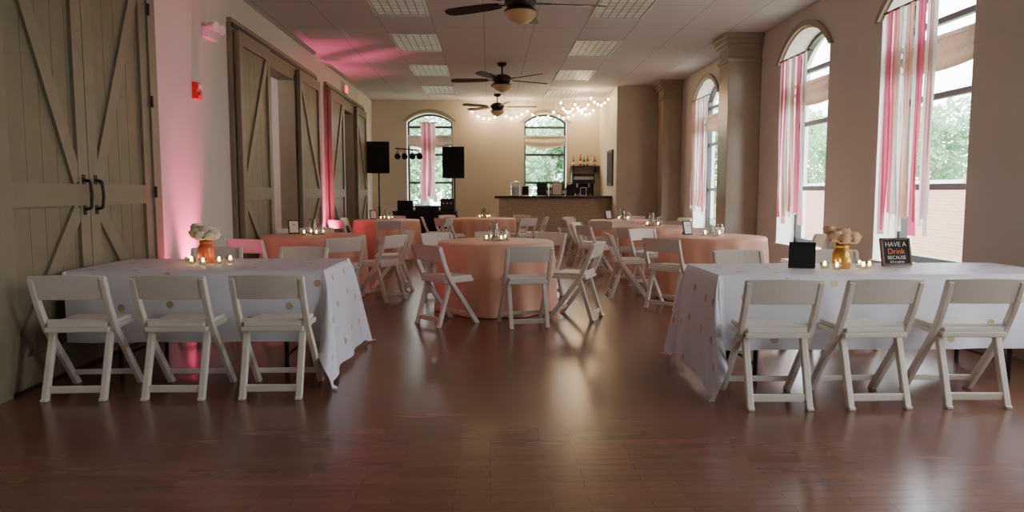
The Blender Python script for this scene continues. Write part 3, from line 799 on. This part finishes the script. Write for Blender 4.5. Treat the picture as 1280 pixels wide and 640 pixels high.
mb = MB(); mb.box((-.18, -.13, 0), (.18, .13, .02), M_black); mb.box((-.18, .12, .02), (.18, .135, .25), M_black, Matrix.Rotation(-.25, 3, 'X'), (0, .13, .02)); mb.obj('laptop', (-1.95, 16.9, ZT), pi)
mb = MB(); mb.box((-.16, -.16, 0), (.16, .16, .28), M_blackcloth); mb.box((-.14, -.165, .03), (.14, -.16, .25), M_black)
for i in range(3): mb.cyl((-.09+i*.09, -.18, .18), (-.09+i*.09, -.165, .18), .018, .018, M_steel, 12)
mb.obj('amplifier_case', (-.98, 16.95, ZT), bevel=.006)
mb = MB(); mb.cyl((0, 0, .2), (0, 0, 2.45), .017, .017, M_black); mb.cyl((-.34, 0, 2.42), (.34, 0, 2.36), .016, .016, M_black)
for k in range(3): a = k*2.094; mb.cyl((0, 0, .6), (.28*math.cos(a), .28*math.sin(a), .012), .012, .012, M_black, 8)
for i, x in enumerate((-.28, -.1, .1, .28)): mb.cyl((x, -.02, 2.26), (x+.02, -.18, 2.20), .06, .08, M_black, 16); mb.cyl((x, 0, 2.39), (x, -.02, 2.28), .01, .01, M_black, 6)
mb.obj('dj_light_stand', (-2.08, 18.75, 0))

# pink LED uplights
def uplight(x, y, e, tilt=-.03, size=.75):
    m = MB(); m.lathe([(.001, 0), (.06, 0), (.06, .01), (.05, .02), (.058, .12), (.054, .12), (.045, .03)], (0, 0, 0), M_black, 20); m.lathe([(.001, .10), (.05, .10)], (0, 0, 0), M_pinklens, 20)
    m.obj('led_uplight', (x, y, 0))
    l = bpy.data.lights.new('uplight_beam', 'SPOT'); l.energy = e; l.color = (1, .07, .25); l.spot_size = size; l.spot_blend = 1; l.shadow_soft_size = .05
    o = bpy.data.objects.new('uplight_beam', l); C.objects.link(o); o.location = (x, y, .14); o.rotation_euler = (pi, tilt, 0)
uplight(-2.95, 7.5, 750, -.24, .85); uplight(-2.93, 13.4, 850, -.05, 1.25); uplight(-2.90, 6.85, 160, -.1, 1.0)

# ------------------------------------------------------------------ outside
mb = MB(); mb.box((-40, -20, -.4), (60, 80, -.2), M_grass); mb.obj('lawn_ground')
mb = MB(); mb.box((10.5, 0, -.2), (10.9, 45, 1.5), M_brick); mb.box((10.4, 0, 1.5), (11.0, 45, 1.58), M_reveal)
for y in range(0, 46, 5): mb.box((10.35, y, -.2), (11.05, y+.5, 1.7), M_brick)
mb.obj('brick_garden_wall')
def tree(seed):
    rnd = random.Random(seed); m = MB()
    m.cyl((0, 0, 0), (.1, 0, 2.2), .22, .14, M_bark, 10); m.cyl((.1, 0, 2.2), (.6, .3, 4), .12, .05, M_bark, 8); m.cyl((.1, 0, 2.2), (-.6, -.2, 4), .11, .05, M_bark, 8)
    blobs = [(rnd.uniform(-1.6, 1.6), rnd.uniform(-1.6, 1.6), rnd.uniform(1.0, 4.9), rnd.uniform(.9, 1.5)) for _ in range(15)]
    vs = []; fs = []
    for i in range(5200):
        bx, by, bz, br = blobs[i % 15]
        d = Vector((rnd.gauss(0, 1), rnd.gauss(0, 1), rnd.gauss(0, 1))).normalized()*br*(rnd.random()**.35)
        c = Vector((bx, by, bz))+d
        u = Vector((rnd.gauss(0, 1), rnd.gauss(0, 1), rnd.gauss(0, 1))).normalized(); v = u.orthogonal().normalized(); s = rnd.uniform(.09, .18)
        o = len(vs); vs += [c-u*s, c+v*s*.5, c+u*s, c-v*s*.5]; fs.append((o, o+1, o+2, o+3))
    m.add(vs, fs, M_leaves); return m.obj('tree', recalc=False)
tr = tree(1); tr.location = (-2.6, 28.5, -.2); tr2 = tree(2); tr2.location = (2.4, 29.5, -.2)
for i, (x, y, s) in enumerate(((-6, 30, 1), (0, 32, .9), (5.5, 29, .9), (9, 32, 1.1), (14.5, 9, .7), (15, 15, .8), (14, 22, .75), (15.5, 29, .9), (15, 36, 1), (16, 3, .7))):
    inst([tr, tr2][i % 2], (x, y, -.2), i*1.3, s)

# ------------------------------------------------------------------ world + camera
w = bpy.data.worlds.new('overcast_sky'); bpy.context.scene.world = w; w.use_nodes = True
bg = w.node_tree.nodes['Background']; bg.inputs[0].default_value = (.88, .94, 1, 1); bg.inputs[1].default_value = 14.0

cam = bpy.data.cameras.new('camera'); co = bpy.data.objects.new('camera', cam); C.objects.link(co)
cam.lens = 25.3; cam.sensor_width = 36; cam.clip_end = 200
co.location = (0, 0, 1.3); co.rotation_euler = (pi/2-math.atan(80/900), 0, -math.atan(28/900))
bpy.context.scene.camera = co
